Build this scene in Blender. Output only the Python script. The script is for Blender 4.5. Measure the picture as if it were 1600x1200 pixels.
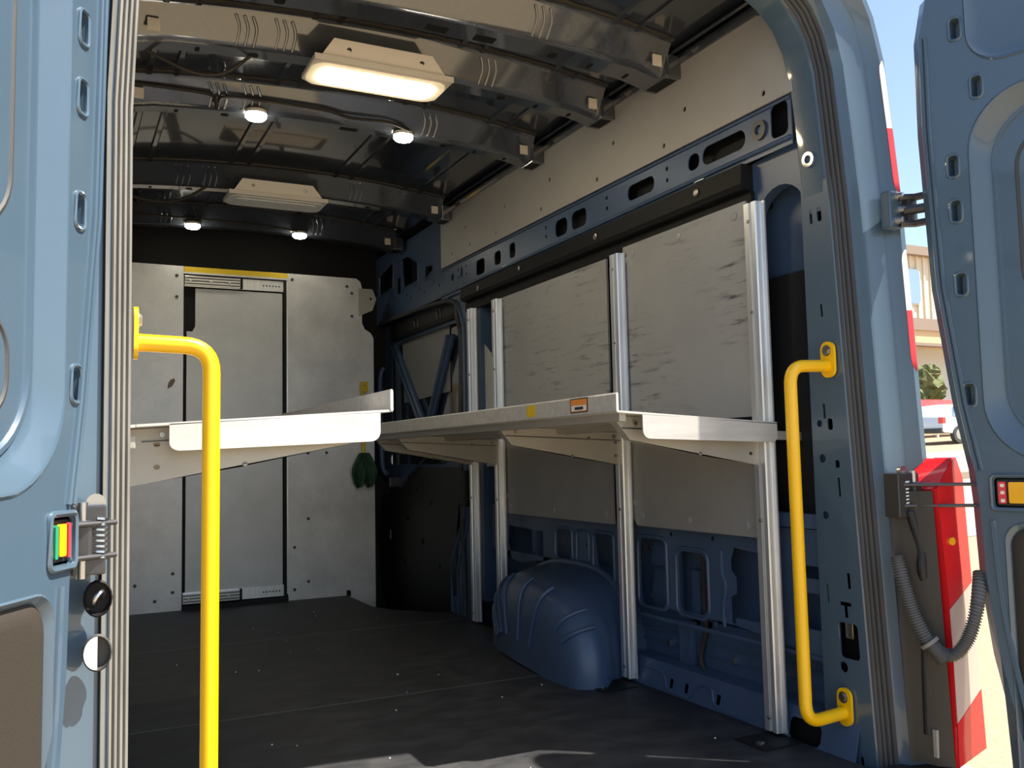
import bpy, bmesh, math, random
from mathutils import Vector, Matrix
from mathutils.geometry import tessellate_polygon
random.seed(7)
S = bpy.context.scene
COL = S.collection
for o in list(bpy.data.objects): bpy.data.objects.remove(o)

# ------------------------------------------------------------------ camera, sky, sun, exposure
# van axes: x to the right, y forward into the van, z up; cargo floor z = 0, rear opening near y = 0
cam = bpy.data.cameras.new('camera'); camo = bpy.data.objects.new('camera', cam); COL.objects.link(camo)
right = Vector((0.89388139, -0.44779854, -0.02127258)).normalized()
fwd = Vector((0.44801137, 0.89057974, 0.0784445)).normalized()
up = right.cross(fwd).normalized()
M = Matrix((right, up, -fwd)).transposed().to_4x4(); M.translation = Vector((-0.99, -1.65, 0.80))
camo.matrix_world = M
cam.sensor_fit = 'HORIZONTAL'; cam.sensor_width = 36; cam.lens = 1420/1600*36; cam.clip_start = .02; cam.clip_end = 500
S.camera = camo
SUN_DIR = Vector((1.35, -1.0, 3.06)).normalized()
w = bpy.data.worlds.new('sky'); S.world = w; w.use_nodes = True
nt = w.node_tree; bg = nt.nodes['Background']
sk = nt.nodes.new('ShaderNodeTexSky'); sk.sky_type = 'NISHITA'; sk.sun_disc = False
sk.sun_elevation = math.asin(SUN_DIR.z); sk.sun_rotation = math.atan2(SUN_DIR.x, SUN_DIR.y)
sk.air_density = 1.0; sk.dust_density = 1.2; sk.ozone_density = 1.0
hs = nt.nodes.new('ShaderNodeHueSaturation'); hs.inputs['Saturation'].default_value = .98
nt.links.new(sk.outputs[0], hs.inputs['Color']); nt.links.new(hs.outputs[0], bg.inputs[0]); bg.inputs[1].default_value = 0.14
sl = bpy.data.lights.new('sun', 'SUN'); sl.energy = 6.8; sl.angle = .009; sl.color = (1, .93, .80)
so = bpy.data.objects.new('sun', sl); COL.objects.link(so); so.rotation_euler = SUN_DIR.to_track_quat('Z', 'Y').to_euler()
S.view_settings.view_transform = 'Standard'; S.view_settings.look = 'None'
S.view_settings.gamma = 1; S.view_settings.use_curve_mapping = False; S.view_settings.exposure = 0.92

# ------------------------------------------------------------------ materials
MATS = {}
def mat(name, col, rough=.5, metal=0, coat=0, var=0, scale=8, stretch=(1,1,1), col2=None, bump=0, bscale=60, emit=None, spec=.5, trans=0, rvar=0, lo=.35, hi=.7, crough=.06, cior=1.5):
    m = bpy.data.materials.new(name); m.use_nodes = True; n = m.node_tree.nodes; l = m.node_tree.links
    b = n['Principled BSDF']; b.inputs['Base Color'].default_value = (*col, 1)
    b.inputs['Roughness'].default_value = rough; b.inputs['Metallic'].default_value = metal
    b.inputs['Coat Weight'].default_value = coat; b.inputs['Coat Roughness'].default_value = crough; b.inputs['Coat IOR'].default_value = cior
    b.inputs['Specular IOR Level'].default_value = spec; b.inputs['Transmission Weight'].default_value = trans
    if emit: b.inputs['Emission Color'].default_value = (*emit[0], 1); b.inputs['Emission Strength'].default_value = emit[1]
    if var or col2 or bump or rvar:
        tc = n.new('ShaderNodeTexCoord'); mp = n.new('ShaderNodeMapping'); mp.inputs['Scale'].default_value = stretch
        l.new(tc.outputs['Object'], mp.inputs[0])
        if var or col2 or rvar:
            nz = n.new('ShaderNodeTexNoise'); nz.inputs['Scale'].default_value = scale; nz.inputs['Detail'].default_value = 8; nz.inputs['Roughness'].default_value = .65
            l.new(mp.outputs[0], nz.inputs[0])
            cr = n.new('ShaderNodeValToRGB'); cr.color_ramp.elements[0].position = lo; cr.color_ramp.elements[1].position = hi
            c2 = col2 or tuple(min(1, c*(1+var)) for c in col); c1 = col if col2 else tuple(c*(1-var) for c in col)
            cr.color_ramp.elements[0].color = (*c1, 1); cr.color_ramp.elements[1].color = (*c2, 1)
            l.new(nz.outputs[0], cr.inputs[0])
            if var or col2: l.new(cr.outputs[0], b.inputs['Base Color'])
            if rvar:
                mr = n.new('ShaderNodeMapRange'); mr.inputs[3].default_value = rough-rvar; mr.inputs[4].default_value = rough+rvar
                l.new(nz.outputs[0], mr.inputs[0]); l.new(mr.outputs[0], b.inputs['Roughness'])
        if bump:
            n2 = n.new('ShaderNodeTexNoise'); n2.inputs['Scale'].default_value = bscale; n2.inputs['Detail'].default_value = 4
            l.new(mp.outputs[0], n2.inputs[0])
            bp = n.new('ShaderNodeBump'); bp.inputs['Strength'].default_value = bump; bp.inputs['Distance'].default_value = .01
            l.new(n2.outputs[0], bp.inputs['Height']); l.new(bp.outputs[0], b.inputs['Normal'])
    MATS[name] = m; return m
mat('body', (.068, .113, .163), .36, coat=.9, var=.04, scale=3)
mat('inner', (.058, .100, .185), .42, coat=.3, crough=.3, var=.10, scale=5)
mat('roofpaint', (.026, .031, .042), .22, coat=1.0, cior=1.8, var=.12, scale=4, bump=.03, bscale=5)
mat('bowpaint', (.046, .053, .068), .25, coat=1.0, cior=1.9, var=.12, scale=6, bump=.05, bscale=14)
mat('conduit', (.12, .12, .12), .55)
mat('black', (.008, .008, .009), .6, spec=.3)
mat('blackplastic', (.014, .014, .015), .55, bump=.25, bscale=260)
mat('rubber', (.055, .055, .056), .62, var=.25, scale=12, stretch=(1,1,.2))
mat('greyseal', (.205, .198, .183), .65, var=.2, scale=20, stretch=(3,3,.25))  # seal rubber lightened for dust and for the sunlight on the left seal
mat('floorboard', (.016, .017, .020), .60, col2=(.060, .060, .064), scale=7, stretch=(1,1.6,1), bump=.12, bscale=160, lo=.42, hi=.85, rvar=.06)
mat('seam', (.10, .098, .095), .5, metal=.3)
mat('alu', (.78, .79, .80), .34, metal=.75, var=.10, scale=30, stretch=(2,2,.15))
mat('shelfalu', (.70, .68, .65), .42, metal=.45, var=.10, scale=14, stretch=(.4,3,3))
mat('bracket', (.45, .43, .39), .42, metal=.35, var=.05, scale=10)
mat('bulkhead', (.60, .60, .61), .38, metal=.30, col2=(.80, .80, .80), scale=5, bump=.02, bscale=40, lo=.35, hi=.72, rvar=.08)
mat('bulkdoor', (.62, .63, .64), .42, metal=.28, var=.10, scale=3)
mat('cove', (.44, .415, .385), .5, metal=.15, var=.05, scale=3)
mat('yellow', (1.0, .56, .0), .32, coat=.4)
mat('yellowdull', (.72, .50, .015), .4)
mat('amber', (.95, .48, .01), .25, coat=.6)
mat('red', (.72, .018, .022), .12, coat=1)
mat('redtape', (.72, .055, .07), .35)
mat('whitetape', (.85, .80, .72), .35)
mat('white', (.80, .79, .76), .4)
mat('clear', (.62, .48, .42), .15, coat=1)
mat('green', (.028, .085, .045), .85, var=.3, scale=18, bump=.3, bscale=30)
mat('teal', (.03, .30, .16), .4)
mat('orange', (.80, .28, .06), .5)
mat('steel', (.55, .55, .54), .28, metal=1)
mat('darksteel', (.09, .09, .095), .4, metal=.7)
mat('trimblack', (.036, .030, .023), .62, bump=.12, bscale=300)
mat('lens', (1, .92, .72), .4, emit=((1, .83, .52), 24.0))
mat('lensrim', (.85, .78, .62), .4, emit=((1, .80, .50), .22))
mat('lensoff', (.82, .82, .80), .3)
mat('dome', (1, .97, .85), .3, emit=((1, .95, .78), 24.0))
mat('fixture', (.80, .72, .62), .4)
mat('bolt', (.45, .43, .40), .3, metal=1)
mat('asphalt', (.22, .165, .095), .9, col2=(.40, .32, .205), scale=60, lo=.3, hi=.7, bump=.3, bscale=80)
mat('concrete', (.42, .38, .32), .9, var=.1, scale=2)
mat('cream', (.72, .64, .48), .7)
mat('brownfascia', (.28, .22, .17), .7)
mat('tan', (.66, .50, .27), .7)
mat('palewall', (.62, .63, .62), .7)
mat('glass', (.22, .34, .52), .08, coat=1)
mat('carwhite', (.72, .76, .80), .25, coat=1)
mat('leaf', (.12, .15, .05), .8, var=.4, scale=5)
mat('bark', (.12, .08, .05), .9)
def panelmat():
    m = mat('scuffed', (.36, .36, .36), .42, metal=.12, var=.06, scale=4)
    n = m.node_tree.nodes; l = m.node_tree.links; b = n['Principled BSDF']
    src = b.inputs['Base Color'].links[0].from_socket
    tc = n.new('ShaderNodeTexCoord'); mp = n.new('ShaderNodeMapping'); mp.inputs['Scale'].default_value = (1, 2.2, 20); mp.inputs['Rotation'].default_value = (.05, 0, 0)
    nz = n.new('ShaderNodeTexNoise'); nz.inputs['Scale'].default_value = 2.6; nz.inputs['Detail'].default_value = 11; nz.inputs['Roughness'].default_value = .72
    l.new(tc.outputs['Object'], mp.inputs[0]); l.new(mp.outputs[0], nz.inputs[0])
    cr = n.new('ShaderNodeValToRGB'); cr.color_ramp.elements[0].position = .52; cr.color_ramp.elements[1].position = .66
    l.new(nz.outputs[0], cr.inputs[0])
    big = n.new('ShaderNodeTexNoise'); big.inputs['Scale'].default_value = 2.2
    m2 = n.new('ShaderNodeMapping'); m2.inputs['Location'].default_value = (0, .95, .25); l.new(tc.outputs['Object'], m2.inputs[0]); l.new(m2.outputs[0], big.inputs[0])
    c2 = n.new('ShaderNodeValToRGB'); c2.color_ramp.elements[0].position = .42; c2.color_ramp.elements[1].position = .60; l.new(big.outputs[0], c2.inputs[0])
    mu = n.new('ShaderNodeMath'); mu.operation = 'MULTIPLY'; l.new(cr.outputs[0], mu.inputs[0]); l.new(c2.outputs[0], mu.inputs[1])
    mx = n.new('ShaderNodeMix'); mx.data_type = 'RGBA'; l.new(mu.outputs[0], mx.inputs[0]); l.new(src, mx.inputs[6]); mx.inputs[7].default_value = (.05, .048, .048, 1)
    l.new(mx.outputs[2], b.inputs['Base Color'])
panelmat()
mat('plainpanel', (.33, .325, .315), .42, metal=.12, var=.07, scale=4)

# ------------------------------------------------------------------ builders
ID = lambda a, b, c: (a, b, c)
XP = lambda x: (lambda a, b, c: (x+c, a, b))         # plane facing -x/+x: (y, z, depth)
YP = lambda y: (lambda a, b, c: (a, y+c, b))         # plane facing -y/+y: (x, z, depth)
ZP = lambda z: (lambda a, b, c: (a, b, z+c))
class G:
    def __init__(s): s.bm = bmesh.new()
    def face(s, pts):
        vs = [s.bm.verts.new(p) for p in pts]
        try: return s.bm.faces.new(vs)
        except ValueError: return None
    def box(s, x0, x1, y0, y1, z0, z1, bev=0, m=ID):
        P = [(x, y, z) for z in (z0, z1) for y in (y0, y1) for x in (x0, x1)]
        v = [s.bm.verts.new(m(*p)) for p in P]
        fs = [s.bm.faces.new([v[i] for i in q]) for q in ((0,2,3,1),(4,5,7,6),(0,1,5,4),(2,6,7,3),(0,4,6,2),(1,3,7,5))]
        if bev:
            es = list({e for f in fs for e in f.edges})
            bmesh.ops.bevel(s.bm, geom=es, offset=bev, segments=2, affect='EDGES', profile=.6)
        return s
    def plate(s, poly, holes=(), d0=0, d1=.003, m=ID):
        rings = [list(poly)] + [list(h) for h in holes]
        flat = [p for r in rings for p in r]
        tris = tessellate_polygon([[Vector((p[0], p[1], 0)) for p in r] for r in rings])
        A = [s.bm.verts.new(m(p[0], p[1], d0)) for p in flat]; B = [s.bm.verts.new(m(p[0], p[1], d1)) for p in flat]
        for t in tris:
            for V, q in ((A, t), (B, t[::-1])):
                try: s.bm.faces.new([V[i] for i in q])
                except ValueError: pass
        k = 0
        for r in rings:
            n = len(r)
            for i in range(n):
                a, b = k+i, k+(i+1) % n
                try: s.bm.faces.new((A[a], A[b], B[b], B[a]))
                except ValueError: pass
            k += n
        return s
    def loft(s, rings, closed=True, cap0=False, cap1=False):
        V = [[s.bm.verts.new(p) for p in r] for r in rings]; n = len(V[0])
        for a, b in zip(V, V[1:]):
            for i in range(n if closed else n-1):
                j = (i+1) % n
                try: s.bm.faces.new((a[i], a[j], b[j], b[i]))
                except ValueError: pass
        if cap0: s.bm.faces.new(V[0][::-1])
        if cap1: s.bm.faces.new(V[-1])
        return s
    def tube(s, pts, r=.005, n=8, closed=False, sq=1, radii=None):
        P = [Vector(p) for p in pts]; N = len(P); rings = []; prev = None
        for i, p in enumerate(P):
            a = P[(i-1) % N] if (closed or i) else P[0]; b = P[(i+1) % N] if (closed or i < N-1) else P[-1]
            t = (b-a).normalized()
            if prev is None:
                u = t.orthogonal().normalized()
            else:
                u = (prev - t*prev.dot(t)).normalized()
            prev = u; v = t.cross(u); rr = radii[i] if radii else r
            rings.append([p + (u*math.cos(2*math.pi*k/n)+v*math.sin(2*math.pi*k/n)*sq)*rr for k in range(n)])
        if closed: rings.append(rings[0]); s.loft(rings)
        else: s.loft(rings, True, True, True)
        return s
    def cyl(s, a, b, r, n=16, r2=None):
        return s.tube([a, b], r, n, radii=[r, r2 if r2 is not None else r])
    def build(s, name, material, parent=None, smooth=None, label=None, kind=None):
        bmesh.ops.remove_doubles(s.bm, verts=s.bm.verts, dist=1e-5)
        bmesh.ops.recalc_face_normals(s.bm, faces=s.bm.faces)
        me = bpy.data.meshes.new(name); s.bm.to_mesh(me); s.bm.free()
        me.materials.append(MATS[material])
        if smooth is not None:
            me.polygons.foreach_set('use_smooth', [True]*len(me.polygons)); me.set_sharp_from_angle(angle=math.radians(smooth))
        o = bpy.data.objects.new(name, me); COL.objects.link(o)
        if parent: o.parent = parent
        if label: o['label'] = label
        if kind: o['kind'] = kind
        return o
def thing(name, label, cat=None, group=None, kind=None, o=None):
    if o is None:
        o = bpy.data.objects.new(name, None); COL.objects.link(o); o.empty_display_size = .05
    o['label'] = label
    if cat: o['category'] = cat
    if group: o['group'] = group
    if kind: o['kind'] = kind
    return o
def put(me_obj, name, loc, parent, rot=None):
    o = me_obj.copy(); o.name = name; COL.objects.link(o); o.parent = parent; o.location = loc
    if rot: o.rotation_euler = rot
    return o
def rr(x0, y0, x1, y1, r, n=5):
    r = min(r, abs(x1-x0)/2-1e-4, abs(y1-y0)/2-1e-4); out = []
    for cx, cy, a0 in ((x1-r, y1-r, 0), (x0+r, y1-r, 90), (x0+r, y0+r, 180), (x1-r, y0+r, 270)):
        for i in range(n+1):
            a = math.radians(a0+90*i/n); out.append((cx+r*math.cos(a), cy+r*math.sin(a)))
    return out
def circ(x, y, r, n=10, ry=None): return [(x+r*math.cos(2*math.pi*i/n), y+(ry or r)*math.sin(2*math.pi*i/n)) for i in range(n)]
def smoothpath(P, k=6):
    P = [Vector(p) for p in P]; out = []
    for i in range(len(P)-1):
        p0 = P[max(i-1, 0)]; p1 = P[i]; p2 = P[i+1]; p3 = P[min(i+2, len(P)-1)]
        for j in range(k):
            t = j/k; out.append(.5*((2*p1)+(p2-p0)*t+(2*p0-5*p1+4*p2-p3)*t*t+(3*p1-p0-3*p2+p3)*t**3))
    out.append(P[-1]); return out
def bend(pts, r, n=6):
    P = [Vector(p) for p in pts]; out = [P[0]]
    for i in range(1, len(P)-1):
        a = (P[i-1]-P[i]).normalized(); b = (P[i+1]-P[i]).normalized()
        s0 = P[i]+a*r; s1 = P[i]+b*r
        for j in range(n+1):
            t = j/n; out.append((1-t)**2*s0+2*t*(1-t)*P[i]+t*t*s1)
    out.append(P[-1]); return out
def interp(tab, z):
    if z <= tab[0][0]: return tab[0][1]
    for (a, b), (c, d) in zip(tab, tab[1:]):
        if z <= c: return b+(d-b)*(z-a)/(c-a)
    return tab[-1][1]
def screw_mesh(r=.008, t=.004):      # head facing -x, kept as a mesh source
    g = G(); g.tube([(0, 0, 0), (-t*.6, 0, 0), (-t, 0, 0)], r, 10, radii=[r, r, r*.6]); return g
def screws(pts, parent, name='screw', material='bolt', r=.008, rotz=0):
    src = None
    for p in pts:
        if src is None:
            src = screw_mesh(r).build(name, material, parent); src.location = p; src.rotation_euler.z = rotz
        else: put(src, name, p, parent, (0, 0, rotz))

# ------------------------------------------------------------------ floor
floor = thing('floor', 'black scuffed cargo floor of the van in three boards', kind='structure')
G().box(-.90, .56, .02, 3.70, -.06, -.018).box(.56, .90, .02, 2.80, -.06, -.018).build('floor_base', 'black', floor)
def board(poly): 
    return G().plate(poly, (), -.018, 0, ZP(0)).build('floor_panel', 'floorboard', floor)
board([(-.885, .03), (.848, .03), (.848, 1.337), (-.885, 1.337)])
board([(-.885, 1.343), (.848, 1.343), (.848, 2.557), (-.885, 2.557)])
board([(-.885, 2.563), (.848, 2.563), (.848, 2.76), (.75, 2.85), (.62, 3.02), (.56, 3.17), (.56, 3.69), (-.885, 3.69)])
for y in (1.34, 2.56):
    G().box(-.885, .80, y-.003, y+.003, -.01, .0015).build('seam_strip', 'seam', floor)
G().box(-.90, .90, -.02, .03, -.08, .004, .004).build('threshold_plate', 'darksteel', floor)
G().box(.56, 1.0, 2.80, 3.95, -.30, -.26).box(.56, .57, 2.8, 3.7, -.28, -.02).build('step_well', 'black', floor)
for (x, y) in ((.80, .30), (.755, 1.03)):
    a = G().box(x-.09, x+.05, y-.02, y+.10, .0005, .004).build('floor_bracket', 'black', floor)
    screws([(x-.06, y+.03, .004)], floor, 'floor_bolt', 'steel', .012)
    COL.objects[-1].rotation_euler = (0, math.radians(90), 0)
# crumbs on the floor
g = G()
for i in range(26):
    x = random.uniform(-.6, .7); y = random.uniform(.3, 3.2); s = random.uniform(.0012, .004)
    g.box(x, x+s*random.uniform(1, 2), y, y+s, .0, .0025)
d = g.build('floor_debris', 'white', None); thing('', 'tiny pale crumbs and wood chips scattered on the black floor', 'debris', kind='stuff', o=d)

# ------------------------------------------------------------------ right wall of the body
wr = thing('wall_right', 'dark blue painted steel side wall of the van with pressed cut-outs', kind='structure')
G().box(.985, 1.0, .10, 4.05, -.30, 2.12).build('outer_skin', 'inner', wr)
# upper rail
hl = [rr(.895, 1.712, 1.06, 1.768, .025), rr(.425, 1.715, .63, 1.775, .028), rr(1.50, 1.70, 1.60, 1.77, .025), rr(1.35, 1.70, 1.465, 1.772, .025),
      rr(.645, 1.718, .705, 1.772, .025), rr(2.30, 1.69, 2.40, 1.765, .02), rr(2.12, 1.70, 2.19, 1.765, .02), rr(1.97, 1.70, 2.03, 1.77, .02), rr(.245, 1.70, .315, 1.80, .02)]
for y in (.82, 1.20, 1.68, 2.52, 2.62, .36):
    hl += [circ(y, 1.765, .008, 8), circ(y, 1.725, .008, 8)]
hl += [circ(2.70, 1.74, .02), circ(2.58, 1.745, .016, 10, .03)]
G().plate([(.232, 1.665), (2.86, 1.645), (2.86, 1.815), (.232, 1.815)], hl, 0, .004, XP(.862)).build('upper_rail', 'inner', wr)
G().box(.90, .905, .232, 2.86, 1.66, 1.82).build('rail_backing', 'black', wr)
G().tube([(.858, .232, 1.685), (.858, 2.85, 1.664)], .007, 6).tube([(.858, .232, 1.80), (.858, 2.85, 1.80)], .004, 6).build('rail_bead', 'inner', wr, 40)
for y in (.62, 1.0, 2.05):
    G().box(.856, .861, y, y+.05, 1.672, 1.679).build('rail_clip', 'steel', wr)
g = G(); g.plate(circ(.36, 1.745, .03, 14), [circ(.36, 1.745, .015, 10)], -.008, 0, XP(.862)); g.build('rail_grommet', 'darksteel', wr, 40)
# black valance under the rail
G().loft([[(.842, y, 1.662-.012*(y-.42)/2.1), (.836, y, 1.60), (.846, y, 1.585), (.885, y, 1.580), (.885, y, 1.662)] for y in (.425, 2.55)], True, True, True).build('valance_strip', 'black', wr)
screws([(.836, .636, 1.628), (.836, 1.247, 1.624), (.836, 1.88, 1.628), (.836, 2.326, 1.615)], wr, 'valance_screw', 'bolt', .013)
G().box(.87, .955, .42, 2.56, 1.535, 1.58).build('valance_gap_shade', 'black', wr)  # black box painted in as the shade of the gap below the valance
# blue panel around the rounded recess beside the D pillar
arc = [(.20+.215*(1-math.cos(t))/2*1.0, 0) for t in ()]
hole = [(.215, .62)] + [(.315-.10*math.cos(math.radians(a)), 1.47+.10*math.sin(math.radians(a))) for a in range(0, 181, 15)] + [(.415, .62)]
G().plate([(.19, .58), (.47, .58), (.47, 1.66), (.19, 1.685)], [hole], 0, .004, XP(.885)).build('pillar_panel', 'inner', wr)
g = G(); g.loft([[(.885, a, b) for a, b in hole], [(.925, a+(.315-a)*-.12, b) for a, b in hole]]); g.build('recess_side', 'inner', wr, 50)
G().box(.955, .96, .15, .50, 1.31, 1.60).build('recess_back', 'inner', wr)
G().box(.945, .95, .15, .50, .50, 1.32).build('recess_lining', 'blackplastic', wr)
g = G(); g.tube(smoothpath([(.883, .20, 1.66), (.883, .185, 1.615), (.883, .20, 1.59)], 5), .003, 6); g.build('panel_crease', 'steel', wr, 40)
# lower pressed wall plate
L = [(.18, .222), (1.15, .222), (1.30, .27), (1.45, .335), (1.57, .362), (2.35, .362), (2.35, .57), (.18, .60)]
H = [rr(.958, .266, 1.112, .495, .025), rr(.738, .268, .885, .468, .03),
     [(.47, .30), (.47, .49), (.60, .50), (.618, .46), (.618, .43), (.595, .41), (.595, .36), (.622, .345), (.622, .27), (.60, .262), (.60, .285), (.50, .285)],
     [(1.84, .345), (1.84, .47), (2.17, .478), (2.18, .40), (2.15, .33), (2.05, .315), (1.95, .335)], rr(1.60, .372, 1.72, .49, .02), [(1.29, .30), (1.40, .37), (1.418, .49), (1.30, .49)],
     rr(.23, .44, .33, .475, .015), rr(.22, .30, .34, .40, .02), circ(.92, .52, .008, 8), circ(.70, .52, .008, 8), circ(1.2, .50, .008, 8), circ(.70, .25, .008, 8), circ(1.48, .44, .008, 8)]
G().plate(L, H, 0, .004, XP(.90)).build('lower_rail', 'inner', wr)
def ring(poly, x, r, name='pressed_bead', material='inner'):
    G().tube([(x, a, b) for a, b in poly], r, 6, True).build(name, material, wr, 50)
ring(rr(.948, .256, 1.122, .505, .03), .899, .006); ring(rr(.726, .256, .897, .480, .035), .899, .006); ring(rr(1.59, .366, 1.73, .50, .025), .899, .005)
ring(rr(1.46, .372, 1.555, .495, .02), .899, .004); ring(rr(1.28, .285, 1.43, .50, .02), .899, .005)
G().tube(smoothpath([(.897, .655, .49), (.897, .655, .42), (.897, .64, .38), (.897, .655, .30), (.897, .65, .25)], 5), .006, 6).build('pressed_bead', 'inner', wr, 50)
G().tube([(.897, .18, .225), (.897, 1.15, .225)], .007, 6).tube([(.897, .18, .575), (.897, 2.3, .555)], .005, 6).build('rail_edge', 'inner', wr, 40)
# what shows through the cut-outs
G().loft([[(.955, y, .24), (.94, y, .30), (.955, y, .38), (.94, y, .40), (.955, y, .52)] for y in (.965, 1.10)], False).box(.96, .975, .96, 1.105, .24, .52).build('inner_reinforcement', 'inner', wr)
G().box(.95, .975, .78, .80, .22, .52).box(.95, .98, .84, .88, .22, .40).box(.94, .97, 1.62, 1.66, .34, .5).box(.94, .97, 1.98, 2.02, .32, .5, .004).build('inner_rib', 'inner', wr)
g = G(); g.tube(smoothpath([(.94, .80, .60), (.935, .79, .45), (.945, .81, .33), (.94, .80, .22), (.93, .82, .12), (.93, .80, .08)], 5), .009, 8); g.build('wiring_loom', 'trimblack', wr, 40)
screws([(.934, 1.095, .46), (.934, 1.095, .29), (.934, .97, .45), (.934, .97, .31)], wr, 'stud', 'steel', .011)
G().box(.95, .955, .15, 2.45, .05, .24).build('lower_recess', 'inner', wr)
G().tube([(.948, .2, .17), (.948, 1.2, .17)], .006, 6).tube([(.948, .2, .13), (.948, 1.2, .13)], .005, 6).build('recess_bead', 'inner', wr, 40)
for y in (1.0, .83, .66, .44): 
    G().box(.938, .95, y, y+.018, .125, .145, .002).build('white_clip', 'steel', wr)
G().box(.925, .95, .86, .93, .07, .23, .003).build('wall_bracket', 'inner', wr)
# sill
sh = [rr(.875, .018, .895, .048, .002, 1), rr(.795, .018, .815, .048, .002, 1), rr(.635, .018, .655, .048, .002, 1), rr(.40, .02, .42, .05, .002, 1), rr(.22, .0, .34, .06, .02)]
SIL = lambda a, b, c: (.846+b*.25+c, a, b)
G().plate([(.10, -.015), (1.12, -.015), (1.12, .088), (.10, .088)], sh, 0, .004, SIL).build('sill_plate', 'inner', wr)
G().plate([(.868, .10), (.96, .10), (.96, 1.12), (.868, 1.12)], (), 0, .003, ZP(.086)).build('sill_top', 'inner', wr)
G().box(.885, .89, .1, 1.1, -.02, .08).build('sill_backing', 'black', wr)
G().tube(smoothpath([SIL(a, b, -.001) for a, b in ((1.05, .06), (.95, .058), (.92, .045), (.90, .012), (.84, .008), (.78, .012), (.75, .045), (.72, .06), (.68, .055), (.66, .02), (.62, .008), (.50, .008))], 4), .004, 6).build('pressed_bead', 'inner', wr, 40)
# wheel arch
def arch_pt(x, s, t):
    yc, a, Hh = 1.545, .505, .345
    c, sn = math.cos(t), math.sin(t)
    sy = 1-(1-s)*.55
    y = yc - a*sy*math.copysign(abs(c)**.72, c); z = Hh*s*abs(sn)**.8
    if c > 0: y += .13*min(1, max(0, (x-.72)/.09))*c
    k = min(1, max(0, (y-1.25)/.75))
    xx = x + .12*k*k*min(1, max(0, (.92-x)/.3))
    return (xx, y, z)
rows = [(.985, 1.06), (.86, 1.03), (.78, 1.0), (.71, .965), (.665, .93), (.635, .88), (.615, .81), (.603, .70), (.597, .5), (.595, .25), (.594, .02)]
NA = 40
g = G(); g.loft([[arch_pt(x, s, math.pi*i/NA) for i in range(NA+1)] for x, s in rows], False)
wa = g.build('wheel_arch', 'inner', wr, 60, label='dark blue domed wheel arch with pressed ribs')
def rib(ts, x0, x1):
    g = G(); pts = []
    for x, s in [(.70, .958), (.665, .933), (.635, .883), (.615, .813), (.603, .703), (.597, .5), (.595, .27)]:
        if x0 <= x <= x1: p = Vector(arch_pt(x, s, ts)); pts.append(p+Vector((-.002, 0, .002)))
    g.tube(smoothpath(pts, 3), .008, 8); g.build('arch_rib', 'inner', wa, 50)
for t in (1.25, 1.55, 1.85, 2.12): rib(t, .59, .68)
for t in (.55, .78): rib(t, .60, .72)
for t in (2.4, 2.62): rib(t, .59, .66)
# flange between arch and wall
g = G(); g.tube([Vector(arch_pt(.892, 1.05, math.pi*i/30)) for i in range(31)], .012, 6); g.build('arch_flange', 'inner', wr, 50)
# B pillar
bp = [(2.80, -.02), (2.80, .25), (2.63, .50), (2.60, .73), (2.60, 1.48), (2.66, 1.58), (2.86, 1.66), (2.86, 1.82), (2.46, 1.82), (2.46, -.02)]
G().plate(bp, [circ(2.53, 1.30, .012, 8), circ(2.53, 1.45, .018, 10, .03), rr(2.51, 1.56, 2.55, 1.63, .01), circ(2.58, 1.70, .02), circ(2.70, 1.72, .02), rr(2.55, .56, 2.585, .62, .01), circ(2.55, .40, .01, 8)], 0, .004, XP(.875)).build('door_pillar', 'inner', wr)
G().tube([(.872, 2.795, .0), (.872, 2.795, .25), (.872, 2.62, .50), (.872, 2.595, .73), (.872, 2.595, 1.48), (.872, 2.66, 1.59), (.872, 2.86, 1.67)], .009, 6).tube([(.872, 2.72, .0), (.872, 2.72, .23), (.872, 2.58, .46), (.872, 2.56, .70)], .006, 6).build('pillar_bead', 'inner', wr, 50)
G().tube(smoothpath([(.868, 2.62, .0), (.865, 2.64, .8), (.865, 2.615, 1.35), (.865, 2.66, 1.52), (.865, 2.80, 1.63), (.865, 3.9, 1.66)], 6), .012, 8).build('door_gasket', 'rubber', wr, 50)
G().box(.84, .875, 2.54, 2.64, .55, .73, .008).build('pillar_pad', 'blackplastic', wr, 40)
G().box(.88, .985, 2.40, 2.52, .10, 1.55).build('pillar_web', 'inner', wr)
# header over the side door
hh = [[(3.67, 1.86), (3.93, 1.84), (3.93, 1.97), (3.66, 2.02)], [(3.235, 1.82), (3.475, 1.82), (3.50, 2.0), (3.40, 2.0), (3.235, 1.93)], [(3.0, 1.835), (3.13, 1.80), (3.13, 1.885), (3.01, 1.87)], rr(3.54, 1.80, 3.60, 1.90, .01)]
for k in range(14): hh.append(circ(2.92+.073*k, 1.74+.03*((k*7) % 3), .009, 6))
G().plate([(2.84, 1.665), (4.0, 1.665), (4.0, 2.10), (2.84, 2.10)], hh, 0, .004, XP(.875)).build('side_header', 'inner', wr)
G().box(.93, .935, 2.84, 4.0, 1.66, 2.10).build('header_backing', 'black', wr)
g = G()
for h in hh[:3]: g.tube([(.873, a, b) for a, b in h], .005, 6, True)
g.build('header_lip', 'inner', wr, 50)

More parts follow.
